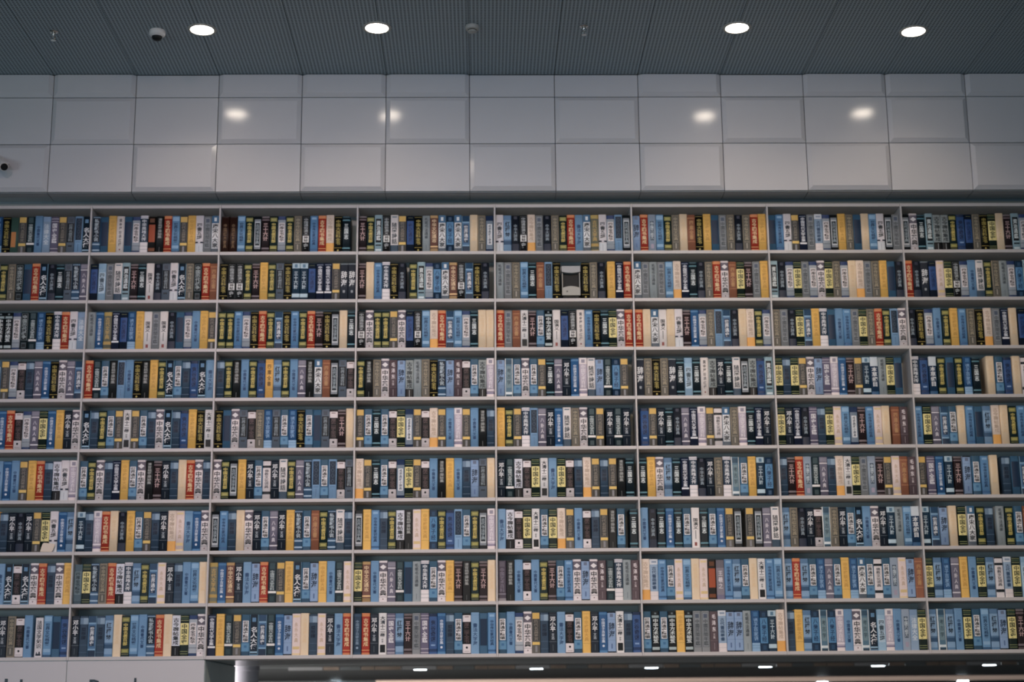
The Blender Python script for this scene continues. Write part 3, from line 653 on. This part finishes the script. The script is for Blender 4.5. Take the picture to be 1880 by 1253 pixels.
# bullet camera on the cladding at the edge of view
t = thing('security_camera', 'white bullet security camera on a bracket fixed to the cladding', 'camera', (-3.385, TILE_Y, Z(3.815)))
MB().lathe([(.035, 0), (.035, -.006)], M_WHITEP, 20).build('mount_plate', t).rotation_euler = (math.pi / 2 * -1, 0, 0)
t.children[0].location = (0, -.0065, .02)
MB().tube((0, -.008, .02), (-.01, -.09, .055), .011, M_WHITEP, 12).build('bracket', t)
MB().tube((-.045, -.02, .075), (.055, -.155, -.030), .032, M_WHITEP, 20).build('body', t)
MB().tube((.0545, -.1545, -.0295), (.0585, -.160, -.034), .025, M_DARK, 20).build('lens', t)
m = MB()
m.box((-.06, -.034, 0), (.098, .034, .004), M_WHITEP)
h = m.build('hood', t); h.location = (.008, -.085, .052)
d = Vector((.10, -.135, -.105)).normalized()
h.rotation_euler = d.to_track_quat('X', 'Z').to_euler()

# lettering on the white panels under the first two bays
def lettering(name, lab, items, top):
    t = thing(name, lab, 'sign', (0, 0, 0))
    for ch, xc, wd, zt, ht in items:
        v, tr, raw = GLY[ch]
        lo, hi = raw.min(0), raw.max(0)
        p = (raw - lo) / (hi - lo) * [wd, ht]
        n = len(p); x0 = xc - wd / 2
        m = MB()
        vs = [(x0 + a, -.006, Z(zt - ht + b)) for a, b in p] + [(x0 + a, -.0002, Z(zt - ht + b)) for a, b in p]
        cnt = {}
        for a, b, c in tr.tolist():
            for e in ((a, b), (b, c), (c, a)): cnt[e] = cnt.get(e, 0) + 1
        side = [e for e in cnt if (e[1], e[0]) not in cnt]
        m.add(vs, [tuple(f) for f in tr.tolist()] + [(b, a, n + a, n + b) for a, b in side], M_LETTER)
        m.build('letter', t)
lettering('wall_lettering', 'dark raised letters ending in d on the panel under the first bay', [('O', -3.262, .105, .279, .122), ('l', -3.185, .019, .286, .124), ('d', -3.114, .075, .281, .122)], 0)
lettering('wall_lettering', 'dark raised letters starting with R on the panel under the second bay', [('R', -2.584, .092, .276, .118), ('e', -2.488, .074, .245, .088), ('a', -2.404, .068, .245, .088), ('d', -2.350, .062, .284, .126)], 0)

# ------------------------------------------------------------------ the room beyond the passage
ZF = .530
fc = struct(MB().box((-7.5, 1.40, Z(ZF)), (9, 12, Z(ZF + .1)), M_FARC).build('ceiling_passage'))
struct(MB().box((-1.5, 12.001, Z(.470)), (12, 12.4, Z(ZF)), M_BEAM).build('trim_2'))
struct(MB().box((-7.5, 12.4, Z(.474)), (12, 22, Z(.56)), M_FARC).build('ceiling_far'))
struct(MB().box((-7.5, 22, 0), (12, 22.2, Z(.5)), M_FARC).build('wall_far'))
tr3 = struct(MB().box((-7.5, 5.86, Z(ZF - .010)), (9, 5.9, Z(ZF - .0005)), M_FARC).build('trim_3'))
xx = -2.0
for i in range(40):
    wd = (.36, .17, .22, .14, .28)[i % 5]
    MB().box((xx, 5.845, Z(ZF - .034)), (xx + wd - .01, 5.86, Z(ZF - .001)), (M_GREYP, M_PAVE, M_FARC, M_PAVE, M_PAVE)[i % 5]).build('panel', tr3)
    xx += wd
    if xx > 6.5: break
co = struct(MB().lathe([(.140, 0), (.140, EYE + .470), (.150, EYE + .474), (.150, EYE + ZF - .001)], M_COLUMN, 40, (-2.33, 5.0, 0)).build('column', smooth=True))
for i, x in enumerate((-.655, .565, 1.775, 2.975, 4.17, 5.35)):
    downlight(x, 6.15, Z(ZF), f'thin lit disc light under the dark passage ceiling, {ORD[i]} along the row', 'passage ceiling lights', M_LAMPF, True)
for i, (x, y) in enumerate(((-2.08, 12.2), (4.83, 12.2), (6.84, 12.2))):
    downlight(x, y, Z(.470), f'distant lit disc light under the beige beam, {ORD[i]} along', 'far room ceiling lights', M_LAMPF, True)
print('individual books', n_ind, 'rest', len(rest), 'tris', int((LT - 2).sum()))
